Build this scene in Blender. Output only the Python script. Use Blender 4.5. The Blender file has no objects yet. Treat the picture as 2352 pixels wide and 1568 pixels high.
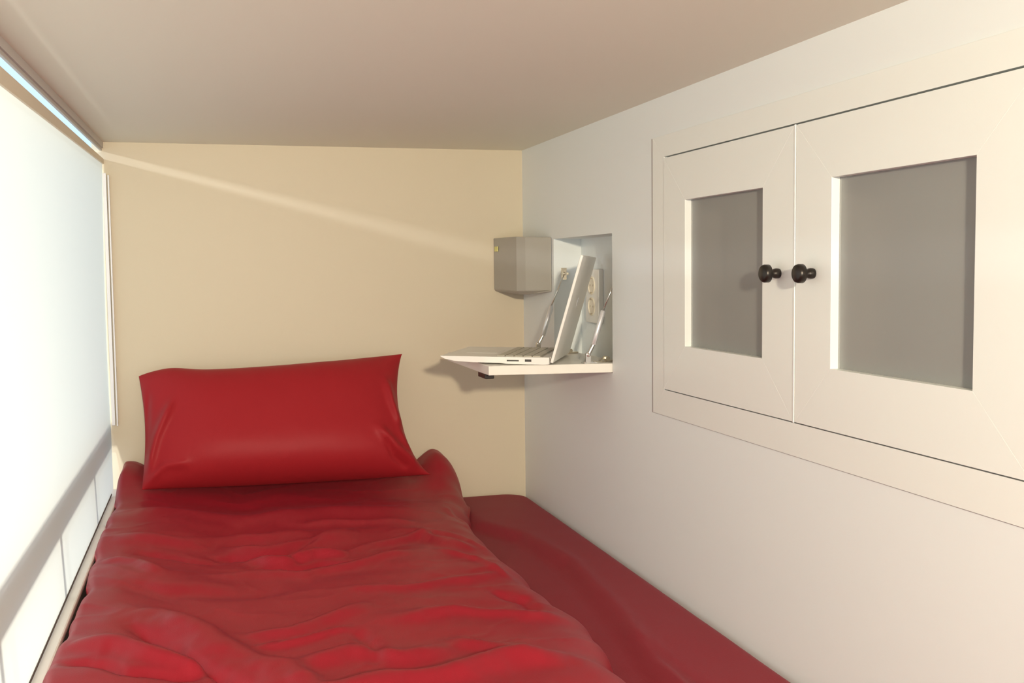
import bpy, bmesh, math, random
import numpy as np
from mathutils import Vector, Matrix, noise
random.seed(4)
SC = bpy.context.scene
COL = SC.collection

# ------------------------------------------------------------------ camera
cam_d = bpy.data.cameras.new('camera')
cam = bpy.data.objects.new('camera', cam_d); COL.objects.link(cam)
cam_d.sensor_width = 36.0
cam_d.lens = 2416.39 / 2352.0 * 36.0
cam_d.clip_start = 0.02
M = ((0.9607662, 0.01169529, -0.27711283), (-0.03021798, 0.99757701, -0.06266567), (0.27570849, 0.06858085, 0.95879168))
right = Vector((M[0][0], M[0][2], -M[0][1])); up = -Vector((M[1][0], M[1][2], -M[1][1])); fwd = Vector((M[2][0], M[2][2], -M[2][1]))
mw = Matrix((right, up, -fwd)).transposed().to_4x4(); mw.translation = (0, 0, 0.78)
cam.matrix_world = mw
SC.camera = cam

# ------------------------------------------------------------------ world, lights, exposure
W = bpy.data.worlds.new('world'); SC.world = W; W.use_nodes = True
W.node_tree.nodes['Background'].inputs[0].default_value = (0.55, 0.74, 0.93, 1)
W.node_tree.nodes['Background'].inputs[1].default_value = 0.8

def light(name, kind, loc, energy, color, rot=None, **kw):
    d = bpy.data.lights.new(name, kind); d.energy = energy; d.color = color
    for k, v in kw.items(): setattr(d, k, v)
    o = bpy.data.objects.new(name, d); COL.objects.link(o); o.location = loc
    if rot is not None: o.rotation_euler = rot
    return o
def aim(o, target):
    o.rotation_euler = (Vector(target) - o.location).to_track_quat('-Z', 'Y').to_euler()
sun = light('low_sun', 'SUN', (-3, -1, 2), 0.5, (0.88, 0.94, 1.0), angle=math.radians(1.6))
sun.rotation_euler = Vector((1.0, 1.7, -0.2455)).to_track_quat('-Z', 'Y').to_euler()
day = light('daylight_from_window', 'AREA', (-2.0, 1.3, 0.28), 29, (0.98, 1.0, 0.93), shape='RECTANGLE', size=0.35, size_y=0.3)
aim(day, (-0.26, 2.0, 0.5))
lamp = light('warm_spotlight', 'SPOT', (0.08, -1.0, 1.08), 146, (1.0, 0.88, 0.66), shadow_soft_size=0.045, spot_size=math.radians(80), spot_blend=0.8)
aim(lamp, (0.30, 3.0, 0.55))
foot = light('foot_fill_light', 'AREA', (0.33, -1.15, 0.62), 6.5, (0.90, 0.96, 1.0), shape='RECTANGLE', size=1.0, size_y=0.9)  # added soft fill behind the camera; the foot wall has no opening
aim(foot, (0.33, 2.0, 0.62))
SC.view_settings.view_transform = 'Standard'
SC.view_settings.look = 'None'
SC.view_settings.gamma = 1
SC.view_settings.use_curve_mapping = False
SC.view_settings.exposure = 0.74

# ------------------------------------------------------------------ materials
def mat(name, color, rough=0.5, metal=0.0, bump=0.0, bscale=200.0, var=0.0, vscale=3.0, coat=0.0, sheen=0.0, sheen_tint=None, spec=0.5):
    m = bpy.data.materials.new(name); m.use_nodes = True
    nt = m.node_tree; b = nt.nodes['Principled BSDF']
    b.inputs['Base Color'].default_value = (*color, 1); b.inputs['Roughness'].default_value = rough
    b.inputs['Metallic'].default_value = metal; b.inputs['Coat Weight'].default_value = coat
    b.inputs['Specular IOR Level'].default_value = spec
    if sheen:
        b.inputs['Sheen Weight'].default_value = sheen; b.inputs['Sheen Roughness'].default_value = 0.4
        if sheen_tint: b.inputs['Sheen Tint'].default_value = (*sheen_tint, 1)
    tc = nt.nodes.new('ShaderNodeTexCoord')
    if bump:
        n = nt.nodes.new('ShaderNodeTexNoise'); n.inputs['Scale'].default_value = bscale; n.inputs['Detail'].default_value = 4
        bp = nt.nodes.new('ShaderNodeBump'); bp.inputs['Strength'].default_value = bump; bp.inputs['Distance'].default_value = 0.002
        nt.links.new(tc.outputs['Object'], n.inputs['Vector']); nt.links.new(n.outputs['Fac'], bp.inputs['Height'])
        nt.links.new(bp.outputs['Normal'], b.inputs['Normal'])
    if var:
        n2 = nt.nodes.new('ShaderNodeTexNoise'); n2.inputs['Scale'].default_value = vscale; n2.inputs['Detail'].default_value = 3
        mx = nt.nodes.new('ShaderNodeMix'); mx.data_type = 'RGBA'
        mx.inputs[6].default_value = (*[c * (1 - var) for c in color], 1); mx.inputs[7].default_value = (*[min(1, c * (1 + var)) for c in color], 1)
        nt.links.new(tc.outputs['Object'], n2.inputs['Vector']); nt.links.new(n2.outputs['Fac'], mx.inputs[0])
        nt.links.new(mx.outputs[2], b.inputs['Base Color'])
    return m
PAINT = (0.835, 0.865, 0.865)
m_wall = mat('wall_paint', PAINT, 0.55, bump=0.08, bscale=90)
m_wallb = mat('back_wall_lamplit', (0.65, 0.56, 0.42), 0.5, bump=0.06, bscale=90)  # same wall paint, with the warm lamplight put into its colour
m_ceil = mat('ceiling_paint', (0.85, 0.82, 0.70), 0.7, bump=0.06, bscale=90)
m_cab = mat('cabinet_lacquer', (0.86, 0.88, 0.85), 0.32)
m_white = mat('white_lacquer', (0.86, 0.82, 0.75), 0.35)
m_gapshade = mat('gap_shade', (0.10, 0.075, 0.06), 0.9)  # shade as a colour, for the mattress gap and the hem line
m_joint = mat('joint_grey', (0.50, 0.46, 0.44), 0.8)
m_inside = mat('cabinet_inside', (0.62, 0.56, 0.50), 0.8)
m_black = mat('black_metal', (0.045, 0.038, 0.034), 0.33, metal=0.8)
m_chrome = mat('polished_metal', (0.75, 0.73, 0.70), 0.2, metal=1.0)
m_brass = mat('brass_metal', (0.80, 0.72, 0.58), 0.25, metal=1.0)
m_strut = mat('silver_strut', (0.80, 0.80, 0.82), 0.3, metal=0.6)
m_lap = mat('laptop_shell', (0.86, 0.83, 0.78), 0.35)
m_lapd = mat('laptop_deck', (0.50, 0.46, 0.38), 0.4)
m_screen = mat('screen_black', (0.02, 0.02, 0.022), 0.15)
m_port = mat('port_dark', (0.05, 0.045, 0.04), 0.6)
m_grey = mat('grey_plastic', (0.42, 0.39, 0.34), 0.6, bump=0.1, bscale=400)
m_yel = mat('yellow_sticker', (0.75, 0.70, 0.25), 0.6)
m_plug = mat('outlet_plastic', (0.88, 0.86, 0.82), 0.4)
m_sock = mat('socket_cream', (0.88, 0.80, 0.66), 0.45)
m_bluish = mat('bluish_white', (0.88, 0.88, 0.93), 0.25)
m_rail = mat('rail_wood', (0.55, 0.42, 0.30), 0.6)
m_board = mat('side_board', (0.84, 0.80, 0.74), 0.45)
m_head = mat('head_rail', (0.80, 0.70, 0.55), 0.5)
m_trim = mat('header_profile', (0.58, 0.54, 0.51), 0.5)
m_floor = mat('floor_boards', (0.04, 0.03, 0.03), 0.7)
m_duvet = mat('crimson_satin', (0.31, 0.013, 0.024), 0.42, bump=0.12, bscale=500, var=0.06, vscale=6, sheen=0.03, sheen_tint=(1.0, 0.3, 0.4), spec=0.22)
m_sheet = mat('crimson_sheet', (0.25, 0.020, 0.032), 0.6, bump=0.15, bscale=500, sheen=0.04, spec=0.2, sheen_tint=(1.0, 0.45, 0.5))
m_pillow = mat('crimson_pillowcase', (0.34, 0.016, 0.022), 0.5, bump=0.12, bscale=500, sheen=0.03, sheen_tint=(1.0, 0.3, 0.3), spec=0.16)

def fabric():
    m = bpy.data.materials.new('blind_fabric'); m.use_nodes = True; nt = m.node_tree
    nt.nodes.remove(nt.nodes['Principled BSDF']); out = nt.nodes['Material Output']
    t = nt.nodes.new('ShaderNodeBsdfTranslucent'); t.inputs[0].default_value = (0.74, 0.72, 0.635, 1)
    d = nt.nodes.new('ShaderNodeBsdfDiffuse'); d.inputs[0].default_value = (0.86, 0.84, 0.78, 1)
    mx = nt.nodes.new('ShaderNodeMixShader'); mx.inputs[0].default_value = 0.5
    nt.links.new(t.outputs[0], mx.inputs[1]); nt.links.new(d.outputs[0], mx.inputs[2]); nt.links.new(mx.outputs[0], out.inputs[0])
    return m
m_fabric = fabric()
def pane_mat():
    m = bpy.data.materials.new('frosted_grey_pane'); m.use_nodes = True; nt = m.node_tree
    b = nt.nodes['Principled BSDF']; out = nt.nodes['Material Output']
    b.inputs['Base Color'].default_value = (0.56, 0.56, 0.54, 1); b.inputs['Roughness'].default_value = 0.22
    t = nt.nodes.new('ShaderNodeBsdfTransparent'); t.inputs[0].default_value = (0.8, 0.8, 0.8, 1)
    mx = nt.nodes.new('ShaderNodeMixShader'); mx.inputs[0].default_value = 0.42
    nt.links.new(t.outputs[0], mx.inputs[1]); nt.links.new(b.outputs[0], mx.inputs[2]); nt.links.new(mx.outputs[0], out.inputs[0])
    return m
m_pane = pane_mat()

# ------------------------------------------------------------------ helpers
def link(name, bm, m, parent=None, smooth=False, bevel=0.0, mats=None):
    me = bpy.data.meshes.new(name); bmesh.ops.recalc_face_normals(bm, faces=bm.faces); bm.to_mesh(me); bm.free()
    for mm in (mats or [m]): me.materials.append(mm)
    if smooth:
        for p in me.polygons: p.use_smooth = True
    o = bpy.data.objects.new(name, me); COL.objects.link(o)
    if parent: o.parent = parent
    if bevel:
        b = o.modifiers.new('bevel', 'BEVEL'); b.width = bevel; b.segments = 2; b.limit_method = 'ANGLE'
    return o
def tag(o, label=None, cat=None, group=None, kind=None):
    if label: o['label'] = label
    if cat: o['category'] = cat
    if group: o['group'] = group
    if kind: o['kind'] = kind
    return o
def struct(o): o['kind'] = 'structure'; return o
def empty(name, loc, label, cat, group=None):
    o = bpy.data.objects.new(name, None); COL.objects.link(o); o.location = loc; o.empty_display_size = 0.05
    return tag(o, label, cat, group)
def box(bm, x0, x1, y0, y1, z0, z1, mi=0):
    vs = [bm.verts.new((x, y, z)) for x in (x0, x1) for y in (y0, y1) for z in (z0, z1)]
    for f in ((0, 1, 3, 2), (4, 6, 7, 5), (0, 4, 5, 1), (2, 3, 7, 6), (0, 2, 6, 4), (1, 5, 7, 3)):
        bm.faces.new([vs[i] for i in f]).material_index = mi
    return vs
def hexa(bm, p):   # p: 8 points ordered as in box
    vs = [bm.verts.new(q) for q in p]
    for f in ((0, 1, 3, 2), (4, 6, 7, 5), (0, 4, 5, 1), (2, 3, 7, 6), (0, 2, 6, 4), (1, 5, 7, 3)):
        bm.faces.new([vs[i] for i in f])
def B(*a):
    bm = bmesh.new(); box(bm, *a); return bm
def lathe(bm, prof, axis_pt, axis, n=28, mi=0):
    ax = Vector(axis).normalized(); a = ax.orthogonal().normalized(); b = ax.cross(a)
    P = Vector(axis_pt); rings = []
    for t, r in prof:
        rings.append([bm.verts.new(P + ax * t + (a * math.cos(k * 2 * math.pi / n) + b * math.sin(k * 2 * math.pi / n)) * max(r, 1e-5)) for k in range(n)])
    for i in range(len(rings) - 1):
        for k in range(n):
            bm.faces.new((rings[i][k], rings[i][(k + 1) % n], rings[i + 1][(k + 1) % n], rings[i + 1][k])).material_index = mi
    bm.faces.new(rings[0][::-1]); bm.faces.new(rings[-1])
def rod(bm, p, q, r, n=20):
    d = Vector(q) - Vector(p); lathe(bm, [(0, r), (d.length, r)], p, d, n)
def rel(o, parent):   # child mesh built in world coordinates
    o.matrix_parent_inverse = parent.matrix_world.inverted() if False else Matrix.Translation(-parent.location)
    return o
def part(name, bm, m, root, top=None, **kw):
    """part of a thing, built in world coordinates; root = direct parent, top = the Empty that carries the offset"""
    o = link(name, bm, m, root, **kw)
    if root.type == 'EMPTY': o.matrix_parent_inverse = Matrix.Translation(-root.location)
    return o

XR, YB, ZC, XL, YF = 0.90, 3.0, 1.128, -0.26, -1.2
def xt(y): return -0.260 - 0.0185 * (3.0 - y)      # top of the open side leans out a little towards the foot end

# ------------------------------------------------------------------ shell
struct(link('floor', B(-0.32, 1.05, YF - 0.05, YB + 0.02, -0.03, 0.0), m_floor))
bm = bmesh.new()
hexa(bm, [(xt(YF) - .006, YF - .05, ZC), (xt(YF) - .006, YF - .05, ZC + .03), (xt(YB) - .006, YB + .02, ZC), (xt(YB) - .006, YB + .02, ZC + .03), (1.05, YF - .05, ZC), (1.05, YF - .05, ZC + .03), (1.05, YB + .02, ZC), (1.05, YB + .02, ZC + .03)])
struct(link('ceiling', bm, m_ceil))
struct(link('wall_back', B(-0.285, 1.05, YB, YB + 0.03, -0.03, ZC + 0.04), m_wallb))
struct(link('wall_front', B(-0.36, 1.05, YF - 0.05, YF, -0.03, ZC + 0.04), m_wall))

NY0, NY1, NZ0, NZ1, NX = 2.283, 2.712, 0.535, 0.860, 0.979      # niche
CY0, CY1, CZ0, CZ1 = 0.975, 1.989, 0.528, 1.004                     # cabinet opening (two doors)
def wall_with_holes():
    bm = bmesh.new()
    ys = sorted({YF, CY0, CY1, NY0, NY1, YB}); zs = sorted({0.0, CZ0, NZ0, NZ1, CZ1, ZC})
    def hole(y, z): return (CY0 < y < CY1 and CZ0 < z < CZ1) or (NY0 < y < NY1 and NZ0 < z < NZ1)
    for i in range(len(ys) - 1):
        for j in range(len(zs) - 1):
            y0, y1, z0, z1 = ys[i], ys[i + 1], zs[j], zs[j + 1]
            if hole((y0 + y1) / 2, (z0 + z1) / 2): continue
            bm.faces.new([bm.verts.new(p) for p in ((XR, y0, z0), (XR, y1, z0), (XR, y1, z1), (XR, y0, z1))])
    for (y0, y1, z0, z1, xb, back) in ((NY0, NY1, NZ0, NZ1, NX, True), (CY0, CY1, CZ0, CZ1, 0.935, False)):
        def q(*p): bm.faces.new([bm.verts.new(v) for v in p])
        q((XR, y0, z0), (xb, y0, z0), (xb, y0, z1), (XR, y0, z1)); q((XR, y1, z0), (xb, y1, z0), (xb, y1, z1), (XR, y1, z1))
        q((XR, y0, z0), (xb, y0, z0), (xb, y1, z0), (XR, y1, z0)); q((XR, y0, z1), (xb, y0, z1), (xb, y1, z1), (XR, y1, z1))
        if back: q((xb, y0, z0), (xb, y1, z0), (xb, y1, z1), (xb, y0, z1))
    bmesh.ops.remove_doubles(bm, verts=bm.verts, dist=1e-5)
    # closing back sheet
    bm.faces.new([bm.verts.new(p) for p in ((1.05, YF, 0), (1.05, YB, 0), (1.05, YB, ZC), (1.05, YF, ZC))])
    return bm
struct(link('wall_right', wall_with_holes(), m_wall))

# left side: board under the blind, header profile above it
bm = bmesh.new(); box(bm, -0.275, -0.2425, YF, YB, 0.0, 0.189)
struct(link('wall_left', bm, m_gapshade))  # near-black board colour stands for the shade in the gap by the mattress
bm = bmesh.new(); box(bm, -0.275, -0.2420, YF, YB, 0.189, 0.200)
struct(link('trim_3', bm, m_board, bevel=0.003))
def ruled(bm, y0, y1, za0, za1, zb0, zb1, dx0, dx1):   # prism following xt(y); z range at y0: za0..za1, at y1: zb0..zb1
    P = []
    for dx in (dx0, dx1):
        for y, (z0, z1) in ((y0, (za0, za1)), (y1, (zb0, zb1))):
            P += [(xt(y) + dx, y, z0), (xt(y) + dx, y, z1)]
    hexa(bm, P)
bm = bmesh.new(); ruled(bm, YF, YB, 1.105, ZC + 0.001, 1.105, ZC + 0.001, -0.005, 0.0)
struct(link('trim_1', bm, m_trim))
bm = bmesh.new(); ruled(bm, YF, YB, 1.112, ZC + 0.0005, 1.112, ZC + 0.0005, 0.0, 0.004)
struct(link('trim_2', bm, m_trim))

# ------------------------------------------------------------------ roller blind
rb = empty('roller_blind', (XL, 1.5, 0.2), 'translucent cream window blind covering the left side of the bunk', 'blind')
bm = bmesh.new()
NYb, NZb = 90, 30
def ztop(y): return 1.0565 + (y - 1.7) * 0.0105
grid = []
for i in range(NYb + 1):
    y = YF + (2.996 - YF) * i / NYb; row = []
    for j in range(NZb + 1):
        t = j / NZb; z = 0.207 + (ztop(y) + 0.004 - 0.207) * t
        yy = y
        if y > 2.8 and z < 0.35: yy = y - (y - 2.8) / 0.196 * 0.035 * (0.35 - z) / 0.15
        x = XL * (1 - t) + xt(y) * t - 0.006 * math.sin(math.pi * t)
        row.append(bm.verts.new((x, yy, z)))
    grid.append(row)
for i in range(NYb):
    for j in range(NZb): bm.faces.new((grid[i][j], grid[i + 1][j], grid[i + 1][j + 1], grid[i][j + 1]))
part('blind_fabric', bm, m_fabric, rb, smooth=True)
bm = bmesh.new(); ruled(bm, YF, 2.998, ztop(YF), 1.081, ztop(2.998), 1.083, -0.05, 0.004)
tag(part('head_rail', bm, m_head, rb), 'beige head rail')
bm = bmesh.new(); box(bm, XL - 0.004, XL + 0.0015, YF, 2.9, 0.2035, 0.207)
tag(part('hem_shade', bm, m_gapshade, rb), 'thin dark shadow line under the blind')  # dark strip painted in for the shadow line below the hem
bm = bmesh.new(); box(bm, -0.2590, -0.2505, 2.982, 2.999, 0.375, 1.045); box(bm, -0.2475, -0.2435, 2.985, 2.999, 0.372, 1.040)  # two bluish-white strips set against the back wall
tag(part('side_strips', bm, m_bluish, rb, bevel=0.001), 'white strips beside the blind')

# guard rail outside the blind (seen as a shadow on the fabric)
gr = empty('guard_rail', (-0.31, 1.5, 0.0), 'wooden guard rail with thin balusters, showing as a shadow through the blind', 'railing')
bm = bmesh.new(); box(bm, -0.325, -0.302, YF, YB, 0.315, 0.375); part('top_rail', bm, m_rail, gr, bevel=0.003)
for y in (0.32, 0.87, 1.42, 1.97, 2.52):
    bm = bmesh.new(); box(bm, -0.318, -0.306, y - 0.009, y + 0.009, 0.0, 0.316); part('baluster', bm, m_rail, gr)

# ------------------------------------------------------------------ wall cabinet
cb = empty('wall_cabinet', (XR, 1.45, 0.475), 'built-in cream cabinet with two framed doors in the right wall', 'cabinet')
bm = bmesh.new()
xo, xi = XR - 0.0025, XR + 0.02
oy0, oy1, oz0, oz1 = CY0 - 0.057, 2.0455, 0.4745, 1.0475
def frame(bm, oy0, oy1, oz0, oz1, iy0, iy1, iz0, iz1, x0, x1, g=0.0):
    """four mitred rails, with hairline mitre joints"""
    O = [(oy0, oz0), (oy1, oz0), (oy1, oz1), (oy0, oz1)]; I = [(iy0, iz0), (iy1, iz0), (iy1, iz1), (iy0, iz1)]
    for k in range(4):
        a, b, c, d = O[k], O[(k + 1) % 4], I[(k + 1) % 4], I[k]
        if k % 2 == 0: s = 1 if b[0] > a[0] else -1; a = (a[0] + g * s, a[1]); b = (b[0] - g * s, b[1]); c = (c[0] - g * s, c[1]); d = (d[0] + g * s, d[1])
        hexa(bm, [(x0, *a), (x0, *d), (x0, *b), (x0, *c), (x1, *a), (x1, *d), (x1, *b), (x1, *c)])
frame(bm, oy0, oy1, oz0, oz1, CY0, CY1, CZ0, CZ1, xo, XR + 0.001, 0.0)
part('casing', bm, m_cab, cb, bevel=0.0003)
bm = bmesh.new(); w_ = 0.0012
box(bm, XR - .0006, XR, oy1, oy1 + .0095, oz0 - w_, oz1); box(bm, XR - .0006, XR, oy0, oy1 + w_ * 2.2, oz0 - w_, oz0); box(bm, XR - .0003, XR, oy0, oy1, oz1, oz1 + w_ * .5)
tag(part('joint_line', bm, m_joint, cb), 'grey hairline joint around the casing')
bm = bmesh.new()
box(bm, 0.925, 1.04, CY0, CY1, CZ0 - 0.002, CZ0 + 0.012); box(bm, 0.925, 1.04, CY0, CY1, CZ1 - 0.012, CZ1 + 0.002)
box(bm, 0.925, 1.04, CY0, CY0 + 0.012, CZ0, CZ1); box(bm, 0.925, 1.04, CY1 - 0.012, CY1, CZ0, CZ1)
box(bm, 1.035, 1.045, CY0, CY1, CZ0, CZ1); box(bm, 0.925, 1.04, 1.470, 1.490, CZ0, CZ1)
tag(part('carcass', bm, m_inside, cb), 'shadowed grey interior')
bm = bmesh.new(); hexa(bm, [(.938, 1.87, .598), (.938, 1.87, .612), (.955, 1.965, .598), (.955, 1.965, .612), (.995, 1.83, .602), (.995, 1.83, .618), (1.012, 1.925, .602), (1.012, 1.925, .618)])
tag(part('inner_shelf', bm, m_white, cb), 'pale shelf edge seen through the pane')
def door(y0, y1, kn):
    bm = bmesh.new(); g = 0.0015
    z0, z1 = CZ0 + 0.0022, CZ1 - 0.003
    st = 0.101
    py0, py1, pz0, pz1 = y0 + st, y1 - st, 0.6245, 0.911
    frame(bm, y0 + g, y1 - g, z0, z1, py0, py1, pz0, pz1, XR - 0.004, XR + 0.018, 0.0)
    d = part('door', bm, m_cab, cb, bevel=0.0003)
    p = link('glass_pane', B(XR + 0.0095, XR + 0.0125, py0 - 0.004, py1 + 0.004, pz0 - 0.004, pz1 + 0.004), m_pane, d); p['label'] = 'frosted grey pane'
    bm = bmesh.new()
    r = 0.0148
    lathe(bm, [(0, .0075), (.002, .0082), (.006, .0084), (.010, .0075), (.0125, .0062), (.017, .0062), (.018, .0105), (.020, r), (.027, r), (.030, r * .92), (.0315, r * .8), (.0318, 0.0001)],
          (XR - 0.004, kn, 0.768), (-1, 0, 0))
    k = link('knob', bm, m_black, d, smooth=True); k['label'] = 'black round knob'
    return d
door(1.4865, CY1 - 0.001, 1.533)
door(CY0 + 0.0005, 1.4850, 1.431)
bm = bmesh.new(); box(bm, XR - 0.0050, XR - 0.003, 1.4845, 1.4885, CZ0 + 0.001, CZ1 - 0.002)
tag(part('astragal', bm, m_cab, cb, bevel=0.0006), 'thin raised strip between the doors')

# ------------------------------------------------------------------ niche: fold-down shelf with gas struts
sh = empty('fold_down_shelf', (XR, 2.5, 0.54), 'white drop-leaf shelf hinged at the bottom of the wall niche', 'shelf')
bm = bmesh.new()
FX0, FX1, FY0, FY1 = 0.602, 0.938, NY0 + 0.003, NY1 - 0.003
hexa(bm, [(FX0, FY0, .5412), (FX0, FY0, .5625), (FX0, FY1, .5412), (FX0, FY1, .5625), (FX1, FY0, .5362), (FX1, FY0, .5575), (FX1, FY1, .5362), (FX1, FY1, .5575)])
part('board', bm, m_white, sh, bevel=0.0012)
bm = bmesh.new(); hexa(bm, [(.6055, 2.335, .528), (.6055, 2.335, .5410), (.6055, 2.40, .528), (.6055, 2.40, .5410), (.628, 2.335, .528), (.628, 2.335, .5408), (.628, 2.40, .528), (.628, 2.40, .5408)])
tag(part('catch', bm, m_black, sh, bevel=0.002), 'black catch under the outer edge')
for y in (2.335, 2.60):
    bm = bmesh.new()
    box(bm, 0.868, 0.900, y - .012, y + .012, .5575, .5592)
    rod(bm, (0.904, y - .012, .566), (0.904, y + .012, .566), .005)
    box(bm, 0.903, 0.925, y - .010, y + .010, .5590, .5625)
    for dy in (-.006, .006): lathe(bm, [(0, .0028), (.0018, .0022)], (0.876, y + dy, .5592), (0, 0, 1), 12)
    hexa(bm, [(0.886, y - .004, .559), (0.898, y - .004, .571), (0.886, y + .004, .559), (0.898, y + .004, .571), (0.890, y - .004, .557), (0.902, y - .004, .569), (0.890, y + .004, .557), (0.902, y + .004, .569)])
    tag(part('hinge', bm, m_brass, sh, smooth=False), 'small brass hinge')
for y, sgn in ((2.305, -1), (2.690, 1)):
    a = Vector((0.847, y, 0.5755)); c0 = Vector((0.8605, y, 0.601)); c1 = Vector((0.8855, y, 0.681)); e = Vector((0.9225, y, 0.766))
    d = (c1 - c0).normalized()
    bm = bmesh.new(); L = (c1 - c0).length
    lathe(bm, [(0, .0045), (.0015, .0062), (L - .002, .0062), (L, .0042)], c0, c1 - c0, 24)
    cy = part('gas_strut', bm, m_strut, sh, smooth=False); cy['label'] = 'silver gas strut cylinder'
    for p in cy.data.polygons: p.use_smooth = len(p.vertices) == 4
    bm = bmesh.new(); rod(bm, c1, e, .0021, 14); link('piston_rod', bm, m_chrome, cy, smooth=True)['label'] = 'thin steel rod'
    bm = bmesh.new()
    hexa(bm, [(.840, y - .003, .5610), (.841, y - .003, .578), (.840, y + .003, .5610), (.841, y + .003, .578), (.853, y - .003, .5608), (.853, y - .003, .578), (.853, y + .003, .5608), (.853, y + .003, .578)])
    box(bm, .834, .866, y - .011, y + .011, .5590, .5612)
    lathe(bm, [(0, .0062), (.0065, .0062)], (.8475, y - .0032, .5785), (0, 1, 0), 20)
    lathe(bm, [(0, .0050), (.002, .0048), (.0035, .002)], (.8475, y - .0032, .5785), (0, -1, 0), 20)
    rod(bm, (.8475, y, .5785), c0 + d * .002, .0046, 16)
    for xx in (.837, .862): lathe(bm, [(0, .0032), (.0018, .0024)], (xx, y - .007, .5611), (0, 0, 1), 12)
    link('foot_bracket', bm, m_chrome, cy)
    bm = bmesh.new()
    lathe(bm, [(0, .0058), (.007, .0058)], (e.x, y - .0035, e.z), (0, 1, 0), 20)
    lathe(bm, [(0, .0045), (.002, .0042), (.0032, .002)], (e.x, y - .0035, e.z), (0, -1, 0), 20)
    yw = NY1 if sgn > 0 else NY0
    box(bm, e.x - .003, e.x + .012, min(y, yw), max(y, yw), e.z - .003, e.z + .003)
    box(bm, e.x - .002, e.x + .013, min(yw, yw - sgn * .003), max(yw, yw - sgn * .003), e.z - .016, e.z + .016)
    link('wall_bracket', bm, m_brass, cy)

# power outlet in the niche
po = empty('power_outlet', (NX, 2.6, 0.635), 'white double wall socket on the back of the niche behind the laptop', 'outlet')
bm = bmesh.new(); box(bm, NX - .014, NX, 2.545, 2.640, .637, .777)
part('plate', bm, m_plug, po, bevel=0.002)
for z in (.735, .680):
    bm = bmesh.new(); xp = NX - .014
    lathe(bm, [(0, .0245), (.0025, .0245), (.0030, .0215), (.0005, .0190), (.0002, .0002)], (xp, 2.594, z), (-1, 0, 0), 36)
    s = part('socket', bm, m_sock, po, smooth=False); s['label'] = 'round cream socket'
    bm = bmesh.new()
    for dy in (-.0095, .0095): lathe(bm, [(0, .0026), (.0006, .0026)], (xp - .0004, 2.594 + dy, z), (-1, 0, 0), 12)
    for dz in (-.0195, .0195): box(bm, xp - .0042, xp - .0006, 2.590, 2.598, z + dz - .0022, z + dz + .0022)
    link('contact', bm, m_brass, s)['label'] = 'small metal contacts'

# ------------------------------------------------------------------ corner box
sp = empty('wall_speaker', (0.86, 2.86, 0.72), 'grey box-shaped speaker fixed in the corner above the laptop', 'speaker')
bm = bmesh.new()
base = [(.809, 2.999), (.825, 2.815), (.842, 2.785), (.899, 2.728), (.899, 2.999)]
lo0 = [.722, .719, .7195, .7245, .7245]; hi0 = [.871, .870, .868, .865, .871]
rings = []
def ring(pts, zs): rings.append([bm.verts.new((p[0], p[1], z)) for p, z in zip(pts, zs)])
def shrink(k, dz, zs):
    ox, oy = .899, 2.999
    return [(ox + (p[0] - ox) * k, oy + (p[1] - oy) * k) for p in base], [z + dz for z in zs]
ring([(p[0] + (.012 if i in (1, 2) else 0.004 if i == 0 else 0), p[1] + (.012 if i in (1, 2) else 0)) for i, p in enumerate(base)], [.716, .7085, .709, .718, .718])
ring(base, lo0); ring(base, hi0)
for a, b in zip(rings, rings[1:]):
    for k in range(5): bm.faces.new((a[k], a[(k + 1) % 5], b[(k + 1) % 5], b[k]))
bm.faces.new(rings[0][::-1]); bm.faces.new(rings[-1])
part('housing', bm, m_grey, sp, bevel=0.002)
bm = bmesh.new(); box(bm, .8080, .8105, 2.955, 2.985, .832, .846)
tag(part('sticker', bm, m_yel, sp), 'tiny yellow sticker')

# ------------------------------------------------------------------ laptop
A = math.radians(26)
Mx = Matrix.Rotation(-A, 4, 'Z')     # local x -> towards hinge (+), local y -> across to the far end
lp = empty('laptop', (0.74, 2.27, 0.5612), 'open white laptop standing askew on the fold-down shelf', 'laptop')
lp.rotation_euler = (Matrix.Rotation(0.0149, 4, 'Y') @ Mx).to_euler()
def lpart(name, bm, m, **kw): return link(name, bm, m, lp, **kw)
Wd, Ld = 0.315, 0.255
bm = bmesh.new()   # base shell, side profile tapering to the front
prof = [(0.0, .0015), (0.0, .0170), (-Ld, .0172), (-Ld + .001, .0150), (-Ld + .012, .0100), (-Ld + .035, .0055), (-Ld + .08, .0032), (-.115, .0028), (-.10, .0008), (-.012, .0)]
a = [bm.verts.new((x, 0, z)) for x, z in prof]; b = [bm.verts.new((x, Wd, z)) for x, z in prof]
bm.faces.new(a); bm.faces.new(b[::-1])
for k in range(len(prof)): bm.faces.new((a[k], b[k], b[(k + 1) % len(prof)], a[(k + 1) % len(prof)]))
lpart('base', bm, m_lap, bevel=0.0008)
bm = bmesh.new(); box(bm, -.125, -.018, .012, Wd - .012, .0171, .0176)
for i in range(5):
    for j in range(13):
        x0 = -.123 + i * .0208; y0 = .0135 + j * .0222
        box(bm, x0, x0 + .0175, y0, y0 + .0192, .0176, .0192)
tag(lpart('keyboard', bm, m_lapd), 'grey key field')
bm = bmesh.new(); box(bm, -.215, -.140, .105, .210, .0172, .0175); lpart('trackpad', bm, m_lap)
bm = bmesh.new(); box(bm, -.098, -.070, -.0004, .004, .0072, .0102); tag(lpart('card_slot', bm, m_port), 'dark card slot')
bm = bmesh.new(); box(bm, -.056, -.041, -.0004, .004, .0066, .0120); tag(lpart('usb_port', bm, m_port), 'dark port')
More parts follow.
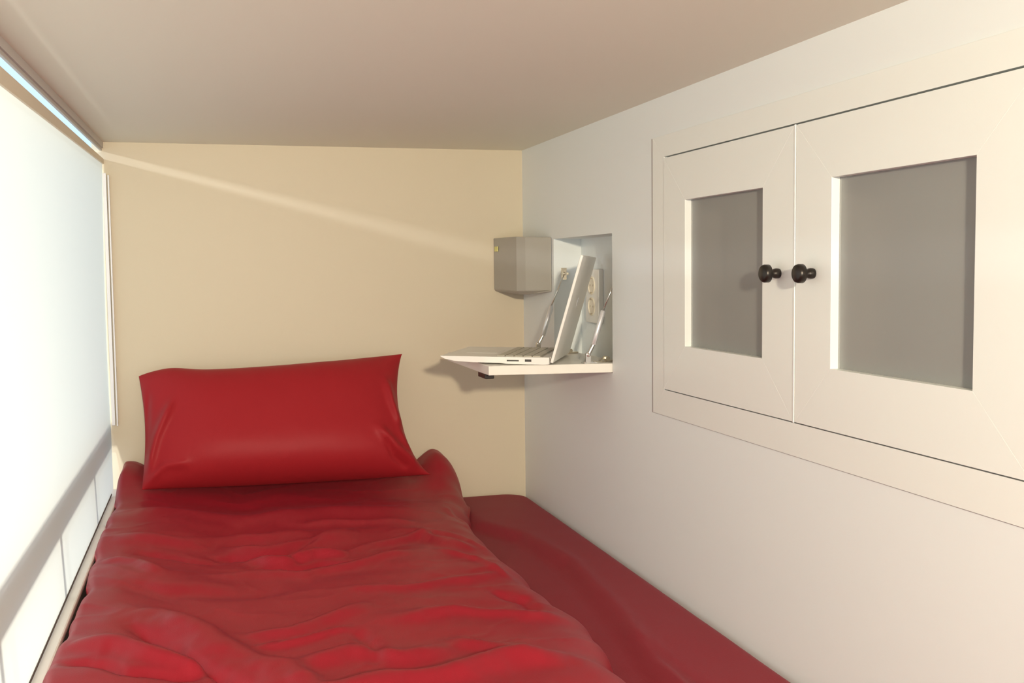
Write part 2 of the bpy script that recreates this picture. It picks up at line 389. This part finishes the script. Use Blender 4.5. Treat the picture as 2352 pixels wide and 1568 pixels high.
# lid, leaning back
lean = math.atan2(0.066, 0.238); Ll = 0.250
ux = Vector((math.sin(lean), 0, math.cos(lean))); nx = Vector((math.cos(lean), 0, -math.sin(lean)))
H = Vector((0.0035, 0, 0.0095))
def lidbox(u0, u1, y0, y1, n0, n1):
    bm = bmesh.new(); P = []
    for n in (n0, n1):
        for y in (y0, y1):
            for u in (u0, u1): P.append(H + ux * u + nx * n + Vector((0, y, 0)))
    hexa(bm, P); return bm
lid = lpart('lid', lidbox(-.004, Ll, 0.0, Wd, 0, .0065), m_lap, bevel=0.0018)
s = link('screen', lidbox(.014, Ll - .008, .008, Wd - .008, -.0006, .0006), m_screen, lid); s['label'] = 'dark screen'
bm = bmesh.new(); c = H + ux * .135 + nx * .0063 + Vector((0, Wd / 2, 0)); lathe(bm, [(0, .014), (.0006, .0135)], c, nx, 24); g = link('lid_emblem', bm, m_bluish, lid); g['label'] = 'faint white round mark'
bm = bmesh.new(); rod(bm, (0.001, .02, .0125), (0.001, Wd - .02, .0125), .0045, 14); lpart('hinge', bm, m_lap, smooth=True)

# ------------------------------------------------------------------ mattress with fitted sheet
def sstep(a, b, x):
    t = np.clip((x - a) / (b - a), 0, 1); return t * t * (3 - 2 * t)
def grid_solid(X, Y, Z, zb):
    """closed mesh: top surface grid X,Y,Z (2-d arrays) and a flat bottom at zb"""
    bm = bmesh.new(); n, m = X.shape
    T = [[bm.verts.new((X[i, j], Y[i, j], Z[i, j])) for j in range(m)] for i in range(n)]
    for i in range(n - 1):
        for j in range(m - 1): bm.faces.new((T[i][j], T[i + 1][j], T[i + 1][j + 1], T[i][j + 1]))
    loop = [T[i][0] for i in range(n)] + [T[n - 1][j] for j in range(1, m)] + [T[i][m - 1] for i in range(n - 2, -1, -1)] + [T[0][j] for j in range(m - 2, 0, -1)]
    low = [bm.verts.new((v.co.x, v.co.y, zb)) for v in loop]
    for k in range(len(loop)): bm.faces.new((loop[k], loop[(k + 1) % len(loop)], low[(k + 1) % len(loop)], low[k]))
    bm.faces.new(low)
    return bm
def fbm(X, Y, s, seed, octv=3):
    out = np.zeros(X.shape)
    for i in range(X.shape[0]):
        for j in range(X.shape[1]):
            out[i, j] = noise.fractal(Vector((X[i, j] * s + seed, Y[i, j] * s - seed * 1.7, seed * 0.3)), 1.0, 2.0, octv)
    return out
def ridge_line(X, Y, pts, w, h, side=0.0, taper=0.25):
    """a fold running along a polyline; w = half width, h = height, side>0 makes the +normal flank steeper"""
    out = np.zeros(X.shape); total = 0; segs = []
    for (p, q) in zip(pts, pts[1:]): l = math.hypot(q[0] - p[0], q[1] - p[1]); segs.append((p, q, l, total)); total += l
    best = np.full(X.shape, 1e9); sd = np.zeros(X.shape); tt = np.zeros(X.shape)
    for p, q, l, t0 in segs:
        dx, dy = (q[0] - p[0]) / l, (q[1] - p[1]) / l
        t = np.clip((X - p[0]) * dx + (Y - p[1]) * dy, 0, l)
        ex, ey = X - p[0] - dx * t, Y - p[1] - dy * t; d = np.hypot(ex, ey); s = -ex * dy + ey * dx
        k = d < best; best = np.where(k, d, best); sd = np.where(k, s, sd); tt = np.where(k, (t + t0) / total, tt)
    ww = np.where(sd > 0, w * (1 - side), w * (1 + side))
    end = np.minimum(1, np.minimum(tt, 1 - tt) / taper + 0.12); end = np.sin(end * math.pi / 2)
    return h * end * np.exp(-(best / ww) ** 2)

mt = empty('mattress', (0.33, 1.6, 0.0), 'mattress in a crimson fitted sheet filling the bunk up to the right wall', 'mattress')
nx_, ny_ = 90, 170
U, V = np.meshgrid(np.linspace(0, 1, nx_), np.linspace(0, 1, ny_), indexing='ij')
x0m, x1m, y0m, y1m = -0.238, 0.8965, 0.25, 2.992
# ease the grid so edges get samples
ue = 0.5 - 0.5 * np.cos(np.pi * U); ue = 0.5 * ue + 0.5 * U
ve = 0.5 - 0.5 * np.cos(np.pi * V); ve = 0.4 * ve + 0.6 * V
X = x0m + (x1m - x0m) * ue; Y = y0m + (y1m - y0m) * ve
# rounded plan corner at the back right
R = 0.085
cx_, cy_ = x1m - R, y1m - R
inc = (X > cx_) & (Y > cy_)
dx, dy = (X - cx_) / R, (Y - cy_) / R
r_sq = np.maximum(np.abs(dx), np.abs(dy)); r_l2 = np.hypot(dx, dy) + 1e-9
X = np.where(inc, cx_ + dx * r_sq / r_l2 * R, X); Y = np.where(inc, cy_ + dy * r_sq / r_l2 * R, Y)
ed = np.minimum(np.minimum(ue * (x1m - x0m), (1 - ue) * (x1m - x0m)), np.minimum(ve * (y1m - y0m), (1 - ve) * (y1m - y0m)))
er = np.clip(ed / 0.028, 0, 1); Z = 0.070 + 0.046 * np.sqrt(1 - (1 - er) ** 2)
MX, MY = X, Y
xr = np.interp(Y, [1.0, 1.45, 1.525, 1.9, 2.223, 2.50, 2.667, 3.0], [0.66, 0.695, 0.700, 0.745, 0.772, 0.745, 0.67, 0.66])
Z = Z - 0.020 * (1 - sstep(-0.03, 0.012, X - xr)) * er * sstep(3.0, 2.6, Y) + ridge_line(X, Y, [(0.70, 1.3), (0.712, 1.525), (0.752, 1.9), (0.78, 2.223), (0.755, 2.5)], 0.016, 0.005)
Z = Z + ridge_line(X, Y, [(0.735, 1.80), (0.705, 1.62), (0.695, 1.45), (0.70, 1.25)], 0.009, 0.010) + ridge_line(X, Y, [(0.720, 1.72), (0.728, 1.58), (0.735, 1.40)], 0.007, -0.006)
Z = Z + er * 0.0015 * fbm(X, Y, 5, 3.1)
MZ = Z.copy()
part('fitted_sheet', grid_solid(X, Y, Z, 0.0005), m_sheet, mt, smooth=True)

# ------------------------------------------------------------------ duvet
nx_, ny_ = 200, 330
U, V = np.meshgrid(np.linspace(0, 1, nx_), np.linspace(0, 1, ny_), indexing='ij')
ue = 0.45 * (0.5 - 0.5 * np.cos(np.pi * U)) + 0.55 * U
Y = 0.85 + (2.990 - 0.85) * V
yl = [0.85, 1.30, 1.49, 1.65, 1.75, 1.85, 2.0, 2.2, 2.44, 2.6, 2.8, 2.9, 2.99]
xr = np.interp(Y, yl, [0.60, 0.615, 0.615, 0.640, 0.640, 0.636, 0.620, 0.612, 0.612, 0.630, 0.672, 0.690, 0.690])
xl = np.interp(Y, yl, [-0.2415, -0.2415, -0.240, -0.2405, -0.236, -0.231, -0.230, -0.2415, -0.2415, -0.239, -0.241, -0.241, -0.2415])
xr = xr + 0.006 * np.sin(Y * 19) + 0.004 * np.sin(Y * 43 + 1); xl = xl + np.maximum(0, 0.006 * np.sin(Y * 26))
X = xl + (xr - xl) * ue
el = X - xl; er_ = xr - X
def edge(d, w, p=2.0): t = np.clip(d / w, 0, 1); return (1 - (1 - t) ** p) ** (1 / p)
E_ = edge(el, 0.022, 2.4) * edge(er_, 0.085) * edge(Y - 0.85, 0.1)
top = 0.074 + 0.010 * np.sin(math.pi * ue) + 0.052 * sstep(0.10, -0.22, X)
# turned-up top end against the back wall
top = top + 0.034 * sstep(2.70, 2.97, Y) + 0.058 * sstep(2.78, 2.95, Y) * np.maximum(sstep(0.52, 0.62, X), 0.45 * sstep(-0.15, -0.21, X))
H_ = np.zeros(X.shape)
n1 = fbm(X * 1.0, Y * 1.3, 3.0, 1.3, 3); n2 = fbm(X * 1.6 + 0.04 * n1, Y * 0.9, 8, 7.7, 3)
H_ += 0.012 * n1 + 0.0010 * n2
rg = 1 - np.abs(fbm(X * 1.1 + 0.05 * n1, Y * 2.0 + 0.06 * n2, 4.6, 12.4, 2)) * 2.2
H_ += 0.0015 * np.clip(rg, 0, 1) ** 3
F = [
 ([(-0.01, 2.27), (0.07, 2.25), (0.14, 2.28), (0.22, 2.36)], .012, -.010, 0),
 ([(0.06, 2.17), (0.13, 2.155), (0.21, 2.18), (0.26, 2.16), (0.33, 2.19)], .011, -.011, 0),
 ([(0.10, 2.235), (0.15, 2.215), (0.18, 2.20)], .007, -.006, 0),
 ([(-0.16, 2.26), (-0.06, 2.22), (0.02, 2.24)], .016, -.008, 0),
 ([(-0.21, 1.62), (-0.13, 1.56), (-0.06, 1.55), (0.02, 1.60)], .013, -.009, 0),
 ([(0.05, 1.70), (0.14, 1.72), (0.22, 1.76)], .008, .006, 0),
 ([(0.22, 1.74), (0.24, 1.66), (0.23, 1.58)], .014, -.007, 0),
 ([(0.50, 1.90), (0.545, 1.84), (0.55, 1.76)], .012, -.008, 0),
 ([(0.46, 2.20), (0.53, 2.10), (0.56, 1.98)], .010, .006, 0),
 ([(0.57, 2.62), (0.60, 2.50), (0.59, 2.40)], .010, .007, 0),
  # (points, half width, height, steep side)
 ([(0.00, 2.33), (0.10, 2.30), (0.20, 2.34), (0.30, 2.42)], .030, .014, .3),
 ([(0.05, 2.22), (0.13, 2.20), (0.20, 2.24), (0.27, 2.22)], .022, .016, -.3),
 ([(-0.02, 2.10), (0.08, 2.13), (0.17, 2.10), (0.26, 2.14), (0.42, 2.22)], .018, .009, .3),
 ([(-0.20, 2.36), (-0.08, 2.34), (0.06, 2.42), (0.22, 2.44)], .028, .012, .2),
 ([(0.26, 2.24), (0.36, 2.30), (0.45, 2.34), (0.54, 2.18)], .020, .011, .2),
 ([(0.40, 2.40), (0.50, 2.34), (0.57, 2.22), (0.60, 2.08)], .022, .010, 0),
 ([(-0.14, 1.78), (-0.08, 1.70), (-0.03, 1.62), (0.03, 1.54), (0.05, 1.44)], .016, -.014, 0),
 ([(-0.12, 1.86), (-0.04, 1.78), (0.02, 1.68), (0.10, 1.58), (0.14, 1.46)], .030, .014, .2),
 ([(-0.20, 1.70), (-0.14, 1.66), (-0.05, 1.60), (0.00, 1.56)], .024, .012, 0),
 ([(0.04, 1.76), (0.12, 1.76), (0.20, 1.82), (0.26, 1.88)], .018, .009, .3),
 ([(0.10, 1.60), (0.20, 1.64), (0.28, 1.60), (0.36, 1.62)], .024, .010, 0),
 ([(0.12, 1.47), (0.22, 1.50), (0.32, 1.50), (0.42, 1.54), (0.52, 1.52)], .028, .016, .2),
 ([(0.24, 1.98), (0.34, 1.95), (0.44, 1.98), (0.54, 2.00)], .016, .006, .2),
 ([(0.30, 1.78), (0.40, 1.80), (0.50, 1.76), (0.58, 1.72)], .018, .008, 0),
 ([(0.36, 1.66), (0.42, 1.60), (0.47, 1.54)], .016, .008, 0),
 ([(-0.18, 2.00), (-0.08, 1.97), (0.04, 1.99), (0.14, 2.02)], .035, -.008, 0),
 ([(-0.21, 2.20), (-0.14, 2.16), (-0.10, 2.08)], .018, .009, 0),
 ([(-0.22, 2.58), (-0.10, 2.60), (0.1, 2.58), (0.3, 2.62), (0.5, 2.56)], .045, .010, 0),
 ([(0.20, 2.52), (0.34, 2.50), (0.46, 2.46)], .018, .007, 0),
 ([(0.0, 1.32), (0.2, 1.36), (0.4, 1.34)], .03, .012, 0)]
for pts, w, h, s in F: H_ += ridge_line(X + 0.008 * n2, Y + 0.012 * n2, pts, w, h * 1.3, s)
Z = 0.093 + E_ * (top + H_)
# underside lies on the sheet
MB = 0.116 - 0.020 * sstep(3.0, 2.6, Y) * (1 - sstep(-0.03, 0.012, X - np.interp(Y, [1.0, 1.45, 1.525, 1.9, 2.223, 2.50, 2.667, 3.0], [0.66, 0.695, 0.700, 0.745, 0.772, 0.745, 0.67, 0.66]))) + 0.007
Z = np.maximum(Z, MB + 0.0006)
XT = X - 0.011 * sstep(0.165, 0.205, Z) * sstep(0.06, 0.0, el)
def duvet_mesh():
    bm = bmesh.new(); n, m = X.shape
    T = [[bm.verts.new((XT[i, j], Y[i, j], Z[i, j])) for j in range(m)] for i in range(n)]
    L = [[bm.verts.new((X[i, j], Y[i, j], MB[i, j])) for j in range(m)] for i in range(n)]
    for i in range(n - 1):
        for j in range(m - 1):
            bm.faces.new((T[i][j], T[i + 1][j], T[i + 1][j + 1], T[i][j + 1])); bm.faces.new((L[i][j], L[i][j + 1], L[i + 1][j + 1], L[i + 1][j]))
    for i in range(n - 1):
        for j in (0, m - 1): bm.faces.new((T[i][j], T[i + 1][j], L[i + 1][j], L[i][j]))
    for j in range(m - 1):
        for i in (0, n - 1): bm.faces.new((T[i][j], T[i][j + 1], L[i][j + 1], L[i][j]))
    return bm
dv = link('duvet', duvet_mesh(), m_duvet, smooth=True)
tag(dv, 'rumpled crimson satin duvet spread over the mattress under the pillow', 'duvet')

# ------------------------------------------------------------------ pillow leaning on the back wall
N1, N2 = 120, 80
U, V = np.meshgrid(np.linspace(-1, 1, N1), np.linspace(-1, 1, N2), indexing='ij')
ug = np.sign(U) * (1 - (1 - np.abs(U)) ** 1.5); vg = np.sign(V) * (1 - (1 - np.abs(V)) ** 1.5)
# corners: bottom left/right, top left/right
cBL, cBR, cTL, cTR = np.array([-0.178, 2.800, 0.232]), np.array([0.572, 2.800, 0.222]), np.array([-0.184, 2.935, 0.518]), np.array([0.520, 2.930, 0.545])
s = (ug + 1) / 2; t = (vg + 1) / 2
# concave sides, wavy top
P = np.zeros(U.shape + (3,))
for k in range(3): P[..., k] = (1 - t) * ((1 - s) * cBL[k] + s * cBR[k]) + t * ((1 - s) * cTL[k] + s * cTR[k])
P[..., 0] += np.where(ug < 0, 1, 0) * np.abs(ug) ** 6 * 0.012 * np.sin(math.pi * t) - np.where(ug > 0, 1, 0) * np.abs(ug) ** 6 * (0.052 * np.sin(math.pi * t ** 0.8) ** 0.8)
P[..., 2] += np.where(vg > 0, 1, 0) * np.abs(vg) ** 6 * (-0.012 * np.sin(math.pi * s * 1.0) + 0.010 * np.exp(-((s - .12) / .08) ** 2))
P[..., 2] += np.where((vg > 0) & (ug < 0), 1, 0) * np.abs(vg) ** 4 * (-0.010 * np.abs(ug) ** 14)
P[..., 2] += np.where(vg < 0, 1, 0) * np.abs(vg) ** 4 * (-0.004 * np.sin(math.pi * s))
e = np.array(cTL) - np.array(cBL); nrm = np.array([0, -e[2], e[1]]); nrm /= np.linalg.norm(nrm)
Tf = (1 - np.abs(ug) ** 3.4) ** 0.62 * (1 - np.abs(vg) ** 3.2) ** 0.55
Tf *= 1 - 0.22 * vg
wr = np.zeros(U.shape)
XX, YY = P[..., 0], P[..., 2]
wr += ridge_line(XX, YY, [(0.52, .27), (0.49, .33), (0.47, .40), (0.46, .46)], .012, .020, 0)
wr += ridge_line(XX, YY, [(0.56, .25), (0.51, .30), (0.48, .35)], .010, -.018, 0)
wr += ridge_line(XX, YY, [(0.50, .235), (0.46, .26), (0.44, .30)], .007, -.010, 0)
wr += ridge_line(XX, YY, [(-0.17, .235), (-0.12, .27), (-0.06, .27)], .010, .010, 0)
wr += ridge_line(XX, YY, [(0.54, .235), (0.47, .28), (0.42, .33)], .012, .016, 0)
wr += ridge_line(XX, YY, [(-0.165, .26), (-0.14, .34), (-0.10, .42)], .012, .020, 0)
wr += ridge_line(XX, YY, [(-0.175, .28), (-0.165, .36), (-0.16, .46)], .008, -.012, 0)
wr += 0.0016 * fbm(XX, YY, 9, 2.2, 3) + 0.004 * fbm(XX, YY, 3.5, 5.2, 2)
front = P + nrm * (Tf * 0.100 + wr * np.clip(Tf * 3, 0, 1))[..., None]
back = P - nrm * (Tf * 0.030)[..., None]
back[..., 1] = np.minimum(back[..., 1], 2.992)
bm = bmesh.new()
Fv = [[bm.verts.new(front[i, j]) for j in range(N2)] for i in range(N1)]
Bv = [[Fv[i][j] if i in (0, N1 - 1) or j in (0, N2 - 1) else bm.verts.new(back[i, j]) for j in range(N2)] for i in range(N1)]
for i in range(N1 - 1):
    for j in range(N2 - 1):
        bm.faces.new((Fv[i][j], Fv[i + 1][j], Fv[i + 1][j + 1], Fv[i][j + 1]))
        bm.faces.new((Bv[i][j], Bv[i][j + 1], Bv[i + 1][j + 1], Bv[i + 1][j]))
pl = link('pillow', bm, m_pillow, smooth=True)
tag(pl, 'plump crimson pillow leaning against the back wall', 'pillow')
